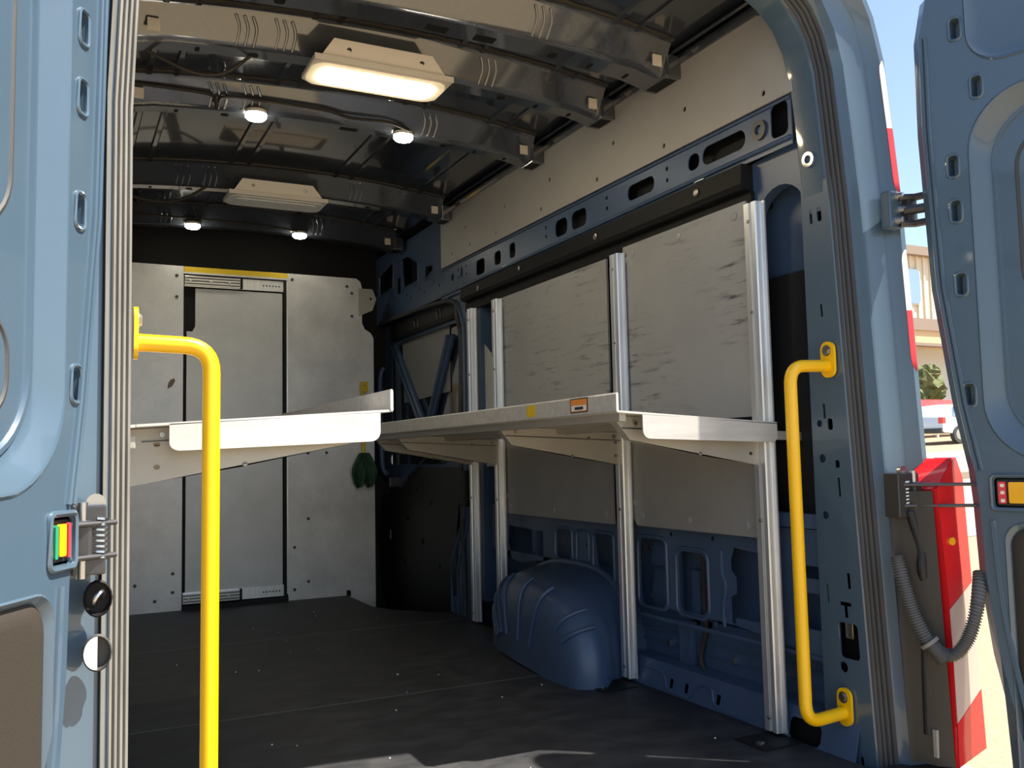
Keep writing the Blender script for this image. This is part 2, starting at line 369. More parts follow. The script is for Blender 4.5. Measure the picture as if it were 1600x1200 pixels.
# cove board above the rail
cp = [(2.83, 1.81), (2.83, 2.092), (.42, 2.105)] + [(.42-.20*math.sin(math.radians(a)), 1.905+.20*math.cos(math.radians(a))) for a in range(15, 91, 15)] + [(.215, 1.81)]
hd = [circ(y, z, .009, 10) for y, z in ((.33, 1.845), (.70, 1.93), (.82, 1.845), (1.13, 1.955), (1.25, 1.85), (1.62, 1.955), (1.70, 1.85), (2.05, 1.95), (2.15, 1.85), (2.45, 1.86), (2.5, 1.96), (2.68, 1.86))]
cb = thing('cove_board', 'long grey board with small round holes fixed above the blue rail', 'panel')
G().plate(cp, hd, 0, .006, XP(.852)).build('board', 'cove', cb)
G().box(.866, .87, .22, 2.82, 1.815, 2.09).build('backing', 'black', cb)

# ------------------------------------------------------------------ side loading door behind the shelf
d3 = thing('door_3', 'dark blue inner face of the side loading door behind the right shelf', kind='structure')
fr = rr(2.78, .86, 3.86, 1.52, .06)
G().plate([(2.62, -.20), (3.98, -.20), (3.98, 1.66), (2.62, 1.66)], [fr, rr(2.98, .76, 3.9, .82, .02)], 0, .005, XP(.925)).build('frame', 'inner', d3)
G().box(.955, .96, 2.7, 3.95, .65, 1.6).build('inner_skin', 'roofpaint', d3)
g = G()
for off, r in ((0, .022), (.06, .015)):
    g.tube(bend([(.935-off*.1, 3.80+off, 1.50), (.935, 3.33, 1.0-off*1.2), (.935, 3.25, 1.0-off*1.2), (.935, 2.93-off, 1.46)], .05, 6), r, 8)
g.build('pressed_bead', 'inner', d3, 50)
G().plate([(2.96, 1.16), (3.70, 1.14), (3.72, 1.52), (2.96, 1.54)], (), 0, .003, XP(.948)).build('blank_panel', 'plainpanel', d3)
G().loft([[(.905, y, 1.54), (.895, y, 1.56), (.895, y, 1.635), (.92, y, 1.645)] for y in (2.72, 3.80)], False).box(.905, .92, 2.72, 3.80, 1.54, 1.64).build('trim_strip', 'blackplastic', d3)
for y in (2.95, 3.3): G().tube(smoothpath([(.892, y, 1.565), (.89, y, 1.61), (.89, y+.05, 1.61), (.892, y+.05, 1.565)], 4), .004, 6).build('trim_clip', 'darksteel', d3, 50)
lp = [(2.72, -.20), (3.95, -.20), (3.95, .56), (3.70, .60), (3.55, .62), (3.42, .70), (3.25, .745), (2.72, .745)]
g = G(); g.loft([[(.915-.05*math.sin(math.pi*min(1, max(0, (b+.2)/.95))), a, b) for a, b in ((2.72+1.23*i/14, z if i < 8 else min(z, interp([(8, .745), (9, .70), (10, .63), (11, .60), (14, .57)], i))) for i in range(15))] for z in [-.2+.945*j/10 for j in range(11)]], False)
g.build('lower_trim', 'blackplastic', d3, 60, label='black moulded lower door panel')
screws([(.862, 3.05, .55), (.868, 3.28, .62), (.862, 3.2, .33), (.868, 3.5, .20), (.866, 2.95, .22), (.868, 3.45, .45)], d3, 'trim_plug', 'black', .016)
G().loft([[(.90, y, z) for y, z in ((2.72, .80+d), (3.22, .80+d), (3.36, .745+d), (3.5, .66+d), (3.62, .645+d))] for d in (-.008, .012)], False).build('trim_edge', 'darksteel', d3)
g = G(); g.tube(smoothpath([(.90, 3.92, .95), (.87, 3.92, 1.0), (.865, 3.92, 1.3), (.89, 3.92, 1.38)], 5), .018, 8); g.tube(smoothpath([(.90, 3.90, .70), (.87, 3.90, .74), (.865, 3.90, .92), (.89, 3.90, .96)], 5), .018, 8); g.build('pull_handle', 'inner', d3, 50)
for z in (.62, .30):
    G().box(.86, .93, 3.74, 3.80, z, z+.06, .006).build('door_catch', 'darksteel', d3)

# ------------------------------------------------------------------ left wall
wl = thing('wall_left', 'dark blue painted inner side wall on the left of the van', kind='structure')
G().box(-1.0, -.985, .10, 4.05, -.30, 2.12).build('outer_skin', 'inner', wl)
G().box(-.90, -.89, .25, 3.6, .0, 1.55).build('lining_panel', 'scuffed', wl)
G().plate([(.25, 1.81), (2.83, 1.81), (2.83, 2.09), (.25, 2.09)], (), 0, .006, XP(-.865)).build('cove_lining', 'cove', wl)
G().plate([(.15, 1.55), (3.65, 1.55), (3.65, 1.81), (.15, 1.81)], (), 0, .006, XP(-.885)).build('upper_rail', 'inner', wl)

# ------------------------------------------------------------------ roof
ce = thing('ceiling', 'glossy dark blue steel roof of the van with cross bows', kind='structure')
def rz(x): return 2.125+.075*(1-(x/.95)**2)
XS = [-1.0+2.0*i/40 for i in range(41)]
def zskin(x): return rz(x) if abs(x) < .9 else rz(.9)-.25*(abs(x)-.9)
ribs = [-.80, -.72, -.63, -.28, -.20, .22, .30, .58, .66]
pr = []
for x in sorted(set([round(v, 3) for v in XS] + [round(r+d, 3) for r in ribs for d in (-.014, -.008, .008, .014)])):
    near = min(abs(x-r) for r in ribs)
    pr.append((x, zskin(x)-(.009 if near < .0085 else 0)))
g = G(); g.loft([[(x, y, z) for x, z in pr] for y in (.13, .6, 1.2, 1.8, 2.4, 3.0, 3.6, 4.0)], False).build('roof_skin', 'roofpaint', ce, 25)
G().loft([[(x, y, zskin(x)+.03) for x in XS] for y in (.06, 4.2)], False).build('roof_outer', 'body', ce, 40)
def bow(y0, wd, h, big=False):
    # hat section channel following the roof crown
    def sec(x):
        k = max(0, (abs(x)-.70)/.10)
        zb = 2.052+.040*(1-(x/.80)**2)-.012*k
        zs_ = zskin(x); return [(x, y0-.045, zs_-.002), (x, y0-.020, zs_-.006), (x, y0-.012, zs_-.014), (x, y0+.028, zb+.016), (x, y0+.040, zb+.004), (x, y0+.046, zb), (x, y0+wd-.012, zb), (x, y0+wd-.004, zb+.006), (x, y0+wd, zb+h*.75), (x, y0+wd+.012, zs_-.006), (x, y0+wd+.03, zs_-.002)]
    g = G(); xs = [-.80+1.6*i/32 for i in range(33)]
    g.loft([sec(x) for x in xs], False)
    b = g.build('roof_bow', 'bowpaint', ce, 30)
    # end shoe, slots and rear-face dimples
    for s in (-1, 1):
        G().box(s*.795 if s > 0 else -.855, .855 if s > 0 else -.795, y0+.0, y0+wd, 2.038, 2.115, .006).build('bow_shoe', 'bowpaint', b)
        G().plate(rr(min(s*.80, s*.845), y0+.02, max(s*.80, s*.845), y0+wd-.02, .004, 2), (), -.001, 0, ZP(2.038)).build('shoe_slot', 'black', b)
        G().box(min(s*.735, s*.77), max(s*.735, s*.77), y0-.006, y0-.002, 2.062, 2.100).build('shoe_tag', 'fixture', b)
    for x in (-.62, -.45, .02, .18, .42, .56, .70):
        zb = 2.052+.040*(1-(x/.80)**2)
        wdt = .07 if abs(x) < .3 else (.03 if abs(x) < .5 else .014)
        G().plate(rr(x-wdt/2, y0+wd*.58, x+wdt/2, y0+wd*.82, .004 if wdt > .05 else .012, 3), (), -.0012, 0, ZP(zb-.0002)).build('bow_slot', 'black', b)
    for x in (-.52, -.40, .30):      # pinched dimples on the rear edge
        zb = 2.052+.040*(1-(x/.80)**2)
        for k in range(3):
            G().tube(smoothpath([(x+.026*k, y0-.010, zskin(x)-.020), (x+.026*k+.014, y0+.010, (zb+zskin(x))/2), (x+.026*k+.008, y0+.036, zb+.008)], 4), .005, 6).build('dimple', 'bowpaint', b, 50)
    # sealer bead along the bow
    g = G(); g.tube([(x, y0-.042+.003*math.sin(x*91), zskin(x)-.003) for x in [-.78+1.56*i/60 for i in range(61)]], .008, 6); g.build('sealer_bead', 'trimblack', b, 50)
    return b
for y0, wd, h in ((.71, .15, .085), (1.11, .12, .085), (1.66, .115, .085), (2.67, .115, .085), (3.42, .115, .085)): bow(y0, wd, h)
G().loft([[(.842, y, 2.088), (.836, y, 2.10), (.842, y, 2.118), (.86, y, 2.122), (.86, y, 2.088)] for y in (.2, 2.85)], True).build('roof_rail', 'roofpaint', ce)
G().loft([[(.815, y, 2.112), (.812, y, 2.12), (.82, y, 2.13), (.835, y, 2.13)] for y in (.2, 2.85)], False).build('roof_rail', 'roofpaint', ce)
G().box(-.95, .95, 4.0, 4.03, -.3, 2.2).build('cab_end', 'black', ce)
# intermediate flat strap between the first two bows
g = G(); g.loft([[(x, .955, zskin(x)-.004), (x, .965, zskin(x)-.018), (x, 1.02, zskin(x)-.018), (x, 1.03, zskin(x)-.004)] for x in [-.78+1.56*i/24 for i in range(25)]], False).build('roof_strap', 'roofpaint', ce, 30)

# ------------------------------------------------------------------ bulkhead
wf = thing('wall_front', 'scuffed grey metal bulkhead closing the front of the cargo space', kind='structure')
def scr(pts, parent): screws([(x, 3.645, z) for x, z in pts], parent, 'screw', 'darksteel', .009, math.radians(90))
p1 = G().plate([(-.90, .0), (-.364, .0), (-.364, 1.895), (-.90, 1.897)], (), 0, .02, YP(3.648)).build('bulkhead_panel', 'bulkhead', wf)
scr([(-.40, 1.84), (-.40, 1.72), (-.41, .10), (-.50, .06), (-.41, .20), (-.60, .15)], wf)
rp = [(.213, .0), (.57, -.005), (.60, -.06), (.735, -.20), (.735, 1.53), (.72, 1.56), (.68, 1.585), (.664, 1.62), (.664, 1.84), (.655, 1.875), (.63, 1.893), (.213, 1.895)]
G().plate(rp, (), 0, .012, YP(3.648)).build('bulkhead_panel', 'bulkhead', wf)
scr([(.24, 1.86), (.57, 1.84), (.60, 1.80), (.60, 1.66), (.33, .84), (.44, .84), (.33, .46), (.25, .30), (.33, .10), (.25, .06)], wf)
G().box(-.364, .213, 3.68, 3.70, .0, 1.9).build('bulkhead_backing', 'black', wf)
dp = [(-.345, .085), (.185, .085), (.185, 1.775), (-.30, 1.775), (-.30, 1.56), (-.315, 1.53), (-.345, 1.53)]
sd = G().plate(dp, (), 0, .012, YP(3.658)).build('sliding_panel', 'bulkdoor', wf, label='plain pale grey sliding door panel in the bulkhead')
G().box(-.364, .213, 3.64, 3.66, 1.862, 1.893, .002).build('yellow_header', 'yellowdull', wf, label='yellow strip over the bulkhead door')
G().box(-.364, .213, 3.636, 3.66, 1.852, 1.862).build('header_lip', 'bulkhead', wf)
def slide(z0, name):
    r = G().box(-.36, .19, 3.650, 3.657, z0, z0+.062).build(name, 'alu', wf)
    G().box(-.36, -.05, 3.634, 3.650, z0+.004, z0+.058, .002).build('slide_channel', 'steel', r)
    g = G()
    for dz in (.014, .030, .046): g.box(-.355, -.055, 3.630, 3.6345, z0+dz-.003, z0+dz+.003)
    g.build('slide_rib', 'darksteel', r)
    G().box(-.058, -.045, 3.628, 3.645, z0, z0+.062, .002).build('slide_stop', 'black', r)
    g = G()
    for k in range(6): g.plate(circ(.075+.018*k, z0+.03, .005, 8), (), -.0006, 0, YP(3.6495))
    g.build('slide_mark', 'darksteel', r)
    screws([(-.33, 3.629, z0+.03), (-.22, 3.629, z0+.03), (-.12, 3.629, z0+.03)], r, 'slide_screw', 'steel', .008, math.radians(90))
slide(1.783, 'upper_slide'); slide(.03, 'lower_slide')
G().box(.19, .213, 3.64, 3.656, .0, 1.85).build('door_gap_seal', 'black', wf)
G().box(.205, .213, 3.636, 3.648, .04, 1.85).build('gap_edge', 'alu', wf)
G().box(-.36, .21, 3.62, 3.66, .0, .022).build('door_sill', 'black', wf)
bb = G().plate([(.64, 1.66), (.725, 1.70), (.75, 1.77), (.725, 1.83), (.64, 1.83)], [circ(.715, 1.77, .008, 8)], 0, .004, YP(3.63)).build('bulkhead_bracket', 'bracket', wf)
G().box(.555, .575, 3.62, 3.65, -.002, .03, .002).build('corner_clip', 'black', wf)
st = G().plate([(-.445, 1.205), (-.42, 1.22), (-.405, 1.25), (-.41, 1.265), (-.43, 1.255), (-.442, 1.235)], (), -.0008, 0, YP(3.647)).build('brown_sticker_scrap', 'brownfascia', wf, label='torn brown sticker scrap')

# ------------------------------------------------------------------ rear frame of the body (right pillar, header, left pillar)
wrr = thing('wall_rear', 'blue painted rear door frame of the van with pillars and header', kind='structure')
def lean(z): return .047*z
HW = [(-.09, .872), (1.45, .872), (1.65, .864), (1.83, .855), (1.92, .835), (1.98, .805), (2.03, .755), (2.065, .69), (2.088, .61), (2.10, .52)]
path = [(interp(HW, z), z) for z in (-.09, 0, .35, .7, 1.05, 1.3, 1.45, 1.55, 1.62, 1.69, 1.75, 1.83, 1.88, 1.92, 1.95, 1.98, 2.005, 2.03, 2.05, 2.065, 2.078, 2.088, 2.096, 2.10)] + [(.40, 2.104), (.2, 2.106), (0, 2.107)]
path = path + [(-x, z) for x, z in path[::-1][1:]]
def sweep(profile, name, material, parent, i0=0, i1=None, smooth=35, zcap=None):
    P = path[i0:i1]; rings = []
    for i, (x, z) in enumerate(P):
        a = P[max(i-1, 0)]; b = P[min(i+1, len(P)-1)]; t = Vector((b[0]-a[0], b[1]-a[1])).normalized(); n = Vector((t.y, -t.x))
        rings.append([(x+n.x*o, y+lean(z), z+n.y*o) for o, y in profile])
    g = G(); g.loft(rings, False); return g.build(name, material, parent, smooth)
sweep([(.012, .05), (.036, .018), (.044, .002), (.05, -.010), (.10, -.022), (.108, -.028), (.115, -.022), (.122, -.028), (.132, -.034), (.146, -.050), (.160, -.052), (.170, -.040), (.174, -.01), (.176, .10)], 'rear_flange', 'body', wrr)
iR = next(i for i, p in enumerate(path) if p[1] >= 1.5)
sweep([(.10, .17), (.006, .145), (0, .137), (0, .066), (.003, .056), (.008, .048)], 'pillar_inner', 'body', wrr, iR-1, None)
# right pillar inner plate with its slots, below the joint at z = 1.52
def PL(a, b, c): return (.870+c, a*1.0175+.029+lean(b), .8+(b-.8)*1.0175)
ph = []
def sl(y, z, wdt, h): y += .012; ph.append(rr(y-wdt/2, z-h/2, y+wdt/2, z+h/2, min(wdt, h)*.3, 2))
for y, z, wdt, h in ((.075, 1.43, .010, .04), (.045, 1.43, .016, .038), (.065, 1.17, .008, .035), (.085, .90, .008, .04), (.068, .865, .018, .030), (.055, .70, .008, .05), (.055, .76, .016, .02), (.125, .42, .006, .05), (.050, .46, .012, .04), (.055, .0, .012, .05), (.10, .09, .012, .05)): sl(y, z, wdt, h)
for y, z, r in ((.105, .868, .010), (.105, .775, .012), (.110, .625, .011), (.090, .238, .014), (.125, .085, .014)): ph.append(circ(y+.012, z, r, 10))
ph.append([(.098, .405), (.060, .405), (.060, .395), (.073, .395), (.073, .365), (.086, .365), (.086, .395), (.098, .395)])
ph.append(rr(.045, .262, .110, .352, .012))
G().plate([(.021, -.30), (.198, -.30), (.17, .32), (.139, 1.0), (.115, 1.52), (.021, 1.52)], ph, 0, .004, PL).build('pillar_plate', 'body', wrr, label='blue pillar plate with slots and holes')
G().loft([[PL(interp([(-.3, .198), (.32, .17), (1.0, .139), (1.52, .115)], z)+d, z, e) for d, e in ((0, 0), (.006, .01), (.02, .10))] for z in (-.3, .32, 1.0, 1.52)], False).build('pillar_return', 'body', wrr, 40)
G().loft([[PL(.021, z, 0), PL(.016, z, .003), PL(.012, z, .008), PL(.008, z, .02)] for z in (-.3, .3, .9, 1.52)], False).build('pillar_edge', 'body', wrr, 40)
G().loft([[PL(.015, z, .05), PL(interp([(-.3, .19), (.32, .165), (1.52, .11)], z), z, .05)] for z in (-.3, .32, 1.52)], False).build('pillar_backing', 'black', wrr)
G().box(.885, .90, .12, .15, .30, .345, .004).build('latch_block', 'steel', wrr)
g = G(); g.plate(circ(.06, 1.60, .022, 14), [circ(.06, 1.60, .012, 12)], -.008, .004, lambda a, b, c: (.866+c, a+.04+lean(b), b)); g.build('pillar_boss', 'body', wrr, 40)
# rubber seals
prof = []
for k in range(4):
    for a in range(0, 181, 45):
        prof.append((.0+.009*k+.0045*(1-math.cos(math.radians(a))), .046-.008*k-.008*math.sin(math.radians(a))))
mid = len(path)//2
sweep(prof, 'door_seal', 'rubber', wrr, 0, mid+1, 60)
prof2 = [(a, b) for a, b in prof] + [(.043, -.004), (.046, -.02), (.048, .0)]
sweep(prof2, 'door_seal', 'greyseal', wrr, mid, None, 60)  # left half in the lighter copy, with dust and sunlight in its colour
# reflective tape on both rear corner edges of the right pillar
def tape(z0, z1, material, round0, round1):
    g = G(); rings = []; n = 12
    for i in range(n+1):
        z = z0+(z1-z0)*i/n; hw = .016
        e = .04
        if round0 and z-z0 < e: hw *= math.sqrt(max(0.02, 1-((e-(z-z0))/e)**2))
        if round1 and z1-z < e: hw *= math.sqrt(max(0.02, 1-((e-(z1-z))/e)**2))
        x = interp(HW, z)+.156
        rings.append([(x+k*hw, -.0545+lean(z)+abs(k)*.004+(k > 0)*k*.008, z) for k in (-1, -.5, 0, .5, 1)])
    g.loft(rings, False); return g.build('reflective_tape', material, wrr, 50)
tape(1.66, 1.85, 'whitetape', False, True); tape(1.48, 1.66, 'redtape', True, False)
tape(1.16, 1.325, 'whitetape', False, True); tape(1.0, 1.16, 'redtape', True, False)
# outer body sides
for s in (-1, 1):
    G().loft([[(s*(interp(HW, z)+.176), y, z) for z in (-.30, .3, .9, 1.45, 1.75, 1.94, 2.03)] for y in (.06, 5.2)], False).build('body_side', 'body', wrr, 40)
G().box(-1.04, 1.04, .0, 4.3, -.36, -.30).build('underbody', 'black', wrr)

# ------------------------------------------------------------------ rear doors (mirror images, each swung outward)
def rear_door(name, H, adeg, side, label, refl, rw):
    root = thing(name, label, kind='structure')
    a = math.radians(adeg); D = Vector((side*math.sin(a), -math.cos(a), 0)); N = Vector((-side*math.cos(a), -math.sin(a), 0))
    base = Vector((H[0], H[1], 0))
    def m(u, ww, n=0):
        p = base + D*u + N*n; return (p.x, p.y, ww)
    EDGE = [(-.32, .12), (.05, .10), (.30, .05), (.48, .030), (.66, .024), (.74, .018), (.90, -.010), (1.2, -.045), (1.6, -.058), (1.85, -.055), (1.97, -.03), (2.02, .06), (2.05, .14)]
    zs = [-.32, -.1, .05, .30, .48, .66, .74, .90, 1.05, 1.2, 1.4, 1.6, 1.75, 1.85, 1.91, 1.95, 1.99, 2.02, 2.05]
    W = .80
    outline = [(interp(EDGE, z)+.030, z) for z in zs] + [(W, 2.05), (W, -.32)]
    REC = rr(.075, .755, .70, 1.672, .15, 10)
    TRIM = rr(.085+refl*0.2, -.26, .74, .618, .045, 6)
    slots = [(.040, 1.50), (.041, 1.385), (.043, 1.20), (.047, .925)]
    SL = [rr(u-.011, z-.026, u+.011, z+.026, .008, 3) for u, z in slots] + [rr(.052, 1.822, .074, 1.874, .008, 3), rr(.094, 1.66, .116, 1.712, .008, 3)]
    UP = rr(.085, 1.735, .66, 2.03, .09, 8)
    rx = refl
    RF = rr(rx-.006, .652, rx+rw+.004, .722, .008, 3)
    G().plate(outline, [REC, TRIM, RF, UP] + SL, 0, -.004, lambda u, z, n: m(u, z, n)).build('inner_panel', 'body', root)
    # dished window recess
    def inset(poly, k): 
        cx = (min(p[0] for p in poly)+max(p[0] for p in poly))/2; cy = (min(p[1] for p in poly)+max(p[1] for p in poly))/2
        wx = max(p[0] for p in poly)-cx; wy = max(p[1] for p in poly)-cy
        return [(cx+(p[0]-cx)*(wx-k)/wx, cy+(p[1]-cy)*(wy-k)/wy) for p in poly]
    def dish(poly, steps, nm, material='body', floor_=True):
        rings = [[m(u, z, n) for u, z in inset(poly, k)] for k, n in steps]
        g = G(); g.loft(rings, True, False, floor_); return g.build(nm, material, root, 40)
    dish(REC, [(0, 0), (.004, .003), (.010, .001), (.030, -.022), (.045, -.028), (.047, -.024), (.053, -.024), (.056, -.030)], 'window_recess')
    G().plate(inset(REC, .045), [rr(.17, 1.125, .62, 1.565, .09, 8), rr(.17, .86, .62, 1.02, .06, 8)], -.031, -.034, m).build('window_frame', 'body', root)
    for (z0, z1, r) in ((1.125, 1.565, .09), (.86, 1.02, .06)):
        G().plate(rr(.182, z0+.012, .608, z1-.012, r, 8), (), -.036, -.045, m).build('blank_panel', 'body', root)
        G().tube([m(u, z, -.034) for u, z in rr(.175, z0+.005, .615, z1-.005, r, 8)], .007, 6, True).build('panel_seal', 'rubber', root, 50)
    dish(UP, [(0, 0), (.004, .004), (.014, -.008), (.03, -.012)], 'upper_recess')
    for u, z in slots + [(.063, 1.848), (.105, 1.686)]:
        q = rr(u-.011, z-.026, u+.011, z+.026, .008, 3)
        g = G(); g.loft([[m(a_, b_, -.002) for a_, b_ in q], [m(a_+.004, b_, -.03) for a_, b_ in q]], True, False, True); g.build('slot_pocket', 'body', root)
        G().tube([m(a_, b_, .0) for a_, b_ in rr(u-.014, z-.029, u+.014, z+.029, .010, 3)], .004, 6, True).build('slot_lip', 'body', root, 50)
    # beads along the hinge edge
    for o, r in ((.016, .006), (.028, .005)):
        G().tube([m(interp(EDGE, z)+.030+o-.012, z, .001) for z in zs if .74 <= z <= 1.9], r, 6).build('edge_bead', 'body', root, 50)
    G().tube(smoothpath([m(interp(EDGE, z)+.056, z, .0) for z in (.62, .4, .2, 0, -.2)], 4), .007, 6).build('edge_bead', 'body', root, 50)
    # door edge and outer skin
    e0 = [m(u, z, -.002) for u, z in outline]; e1 = [m(u-.022 if u < .7 else u, z, -.022) for u, z in outline]; e2 = [m(u-.030 if u < .7 else u, z, -.060) for u, z in outline]
    g = G(); g.loft([e0, e1, e2], True, False, True); g.build('outer_skin', 'body', root, 35)
    # lower trim panel
    dish(TRIM, [(0, 0), (.003, .003), (.010, -.004), (.014, -.010)], 'trim_surround', 'body', False)
    g = G(); g.loft([[m(u, z, n) for u, z in inset(TRIM, k)] for k, n in ((.011, -.010), (.018, -.004), (.04, -.002))], True, False, True)
    g.build('trim_panel', 'trimblack', root, 40, label='textured black lower trim panel')
    # swept moulding of the trim
    g = G(); g.tube(smoothpath([m(.14+.0, -.05, -.002), m(.16, .10, .0), m(.20, .22, .002), m(.28, .28, .0)], 5), .014, 8, sq=.4); g.build('trim_crease', 'trimblack', root, 50)
    # reflector
    b = G().plate(rr(rx-.002, .656, rx+rw, .718, .006, 3), (), -.012, -.003, m).build('reflector_bezel', 'blackplastic', root, label='amber and red reflector')
    if side > 0:
        G().plate(rr(rx+.003, .661, rx+.020, .713, .003, 2), (), -.003, .003, m).build('red_lens', 'redtape', b)
        for z in (.668, .687, .704): G().plate(rr(rx+.008, z-.004, rx+.017, z+.004, .002, 2), (), .003, .0035, m).build('lens_mark', 'whitetape', b)
        G().plate(rr(rx+.026, .662, rx+rw-.004, .712, .003, 2), (), -.003, .003, m).build('amber_lens', 'amber', b)
    else:
        G().plate(rr(rx+.002, .661, rx+.009, .713, .002, 2), (), -.003, .003, m).build('red_lens', 'redtape', b)
        G().plate(rr(rx+.014, .664, rx+.033, .712, .003, 2), (), -.003, .003, m).build('amber_lens', 'amber', b)
        G().plate(rr(rx+.036, .661, rx+.044, .711, .003, 2), (), -.003, .003, m).build('green_strip', 'teal', b)  # green strip at the outer end of the left bezel
    G().tube([m(a_, b_, .002) for a_, b_ in rr(rx-.012, .646, rx+rw+.010, .728, .010, 3)], .005, 6, True).build('reflector_surround', 'body', root, 50)
    return root, m
dR, mR = rear_door('door_2', (1.0, -.12), 18, 1, 'blue rear door swung open on the right, seen from inside', .095, .106)
dL, mL = rear_door('door_1', (-.94, -.05), 30, -1, 'light blue rear door swung open on the left in the sun', .056, .048)
def rearside(x): return x

# ------------------------------------------------------------------ hinges
def hinge(side, label, zc, door_m, name='door_hinge'):
    h = thing(name, label, 'hinge', 'hinges of the rear doors')
    y = lambda z: lean(z)
    X = lambda x: side*x
    def bx(nm, x0, x1, y0, y1, z0, z1, mt, bev=.003, parent=h):
        return G().box(min(X(x0), X(x1)), max(X(x0), X(x1)), y0+lean(zc), y1+lean(zc), z0, z1, bev).build(nm, mt, parent)
    bx('hinge_plate', .89 if side > 0 else .915, .965, -.075, -.03, zc-.055, zc+.055, 'darksteel')
    bx('hinge_knuckle', .935, .965, -.085, -.05, zc-.032, zc+.032, 'darksteel', .006)
    p = G().cyl((X(.95), -.07+lean(zc), zc-.06), (X(.95), -.07+lean(zc), zc+.06), .009, 12).build('hinge_pin', 'steel', h, 40)
    g = G(); g.tube([(X(.925+.012*math.cos(k*.7)), -.065+lean(zc)+.012*math.sin(k*.7), zc-.034+.068*k/70) for k in range(71)], .003, 5); g.build('hinge_spring', 'steel', h, 50)
    for z in (zc+.026, zc-.026):
        e = Vector(door_m(.045, z, -.02))
        G().tube([(X(.90), -.06+lean(zc), z), tuple(e)], .0045, 8).build('check_rod', 'darksteel', h, 40)
    G().tube([(X(.93), -.05+lean(zc), zc+.058), (X(.93), -.06+lean(zc), zc+.058)], .015, 14).build('hinge_bolt', 'steel', h, 40)
    G().tube([(X(.935), -.05+lean(zc), zc-.04), (X(.935), -.062+lean(zc), zc-.04)], .009, 10).build('hinge_bolt', 'steel', h, 40)
    return h
hinge(1, 'dark hinge with check rods between the right pillar and the right rear door', .68, mR)
hinge(-1, 'sunlit hinge with spring coil beside the left door reflector', .68, mL)
# upper hinge on the right
uh = thing('door_hinge', 'upper hinge with pale bolts below the upper red and white tape', 'hinge', 'hinges of the rear doors')
ly = lean(1.42)
G().box(.955, 1.005, -.075+ly, -.045+ly, 1.375, 1.475, .006).build('hinge_plate', 'body', uh)
for z in (1.385, 1.455):
    e = mR(.0, z, -.045); G().tube([(.985, -.08+ly, z), (1.02, -.10+ly, z), e], .010, 8).build('hinge_arm', 'darksteel', uh, 40)
e = mR(.0, 1.42, -.045); G().tube([(1.0, -.085+ly, 1.42), e], .013, 8).build('hinge_arm', 'darksteel', uh, 40)
G().box(1.0, 1.03, -.10+ly, -.07+ly, 1.39, 1.45, .004).build('hinge_block', 'darksteel', uh)
for z, x in ((1.46, .985), (1.425, .995), (1.395, .98)):
    G().tube([(x, -.07+ly, z), (x+.004, -.092+ly, z)], .011, 8, radii=[.011, .008]).build('hinge_bolt', 'steel', uh, 40)
# left striker cups under the hinge
for z, lab in ((.585, 'steel striker in a rounded cup below the left hinge'), (.50, 'round grommet low on the left pillar')):
    c = thing('pillar_fitting', lab, 'fitting')
    q = circ(-.925, z, .022, 18, .030)
    g = G(); g.loft([[(a_, -.050+lean(z), b_) for a_, b_ in q], [(-.925+(a_+.925)*.9, -.054+lean(z), z+(b_-z)*.9) for a_, b_ in q], [(-.925+(a_+.925)*.8, -.040+lean(z), z+(b_-z)*.8) for a_, b_ in q]], True, False, True); g.build('cup', 'black' if z > .55 else 'rubber', c, 50)
    if z > .55: G().tube(smoothpath([(-.93, -.045+lean(z), z-.012), (-.93, -.065+lean(z), z), (-.92, -.06+lean(z), z+.012), (-.915, -.045+lean(z), z)], 4), .004, 6).build('striker', 'steel', c, 50)
    else: G().plate([(-.925-.02*math.cos(math.radians(t)), z+.026*math.sin(math.radians(t))) for t in range(-90, 91, 15)], (), -.056, -.050, lambda a_, b_, c_: (a_, c_+lean(z), b_)).build('plug', 'whitetape', c)

# ------------------------------------------------------------------ yellow grab handles
def handle(side, label, zl):
    h = thing('grab_handle', label, 'handle', 'yellow grab handles'); X = lambda x: side*x; y = .142
    g = G(); g.tube(bend([(X(.862), y, 1.022), (X(.727), y, 1.018), (X(.729), y, zl), (X(.862), y, zl+.008)], .05, 8), .0165, 16); g.build('grip_bar', 'yellow', h, 50)
    for z, s in ((1.045, 1), (zl+.030, 1)):
        xx = .864
        g = G(); g.plate(rr(y-.027, z-.055, y+.020, z+.042, .022, 6), (), -.006, .002, lambda a_, b_, c_: (X(xx+c_), a_, b_)); f = g.build('foot_plate', 'yellow', h)
        G().tube([(X(xx-.006), y-.003, z+.018), (X(xx-.013), y-.003, z+.018)], .011, 6).build('hex_bolt', 'bolt', f)
        G().tube([(X(xx-.007), y-.003, z+.018), (X(xx-.008), y-.003, z+.018)], .015, 12).build('washer', 'bolt', f)
handle(1, 'yellow tubular grab handle bolted to the right pillar', .105)
handle(-1, 'yellow tubular grab handle in full sun beside the left pillar', .105)
for p, lab in (((-.853, .13, 1.05), None),):
    pass

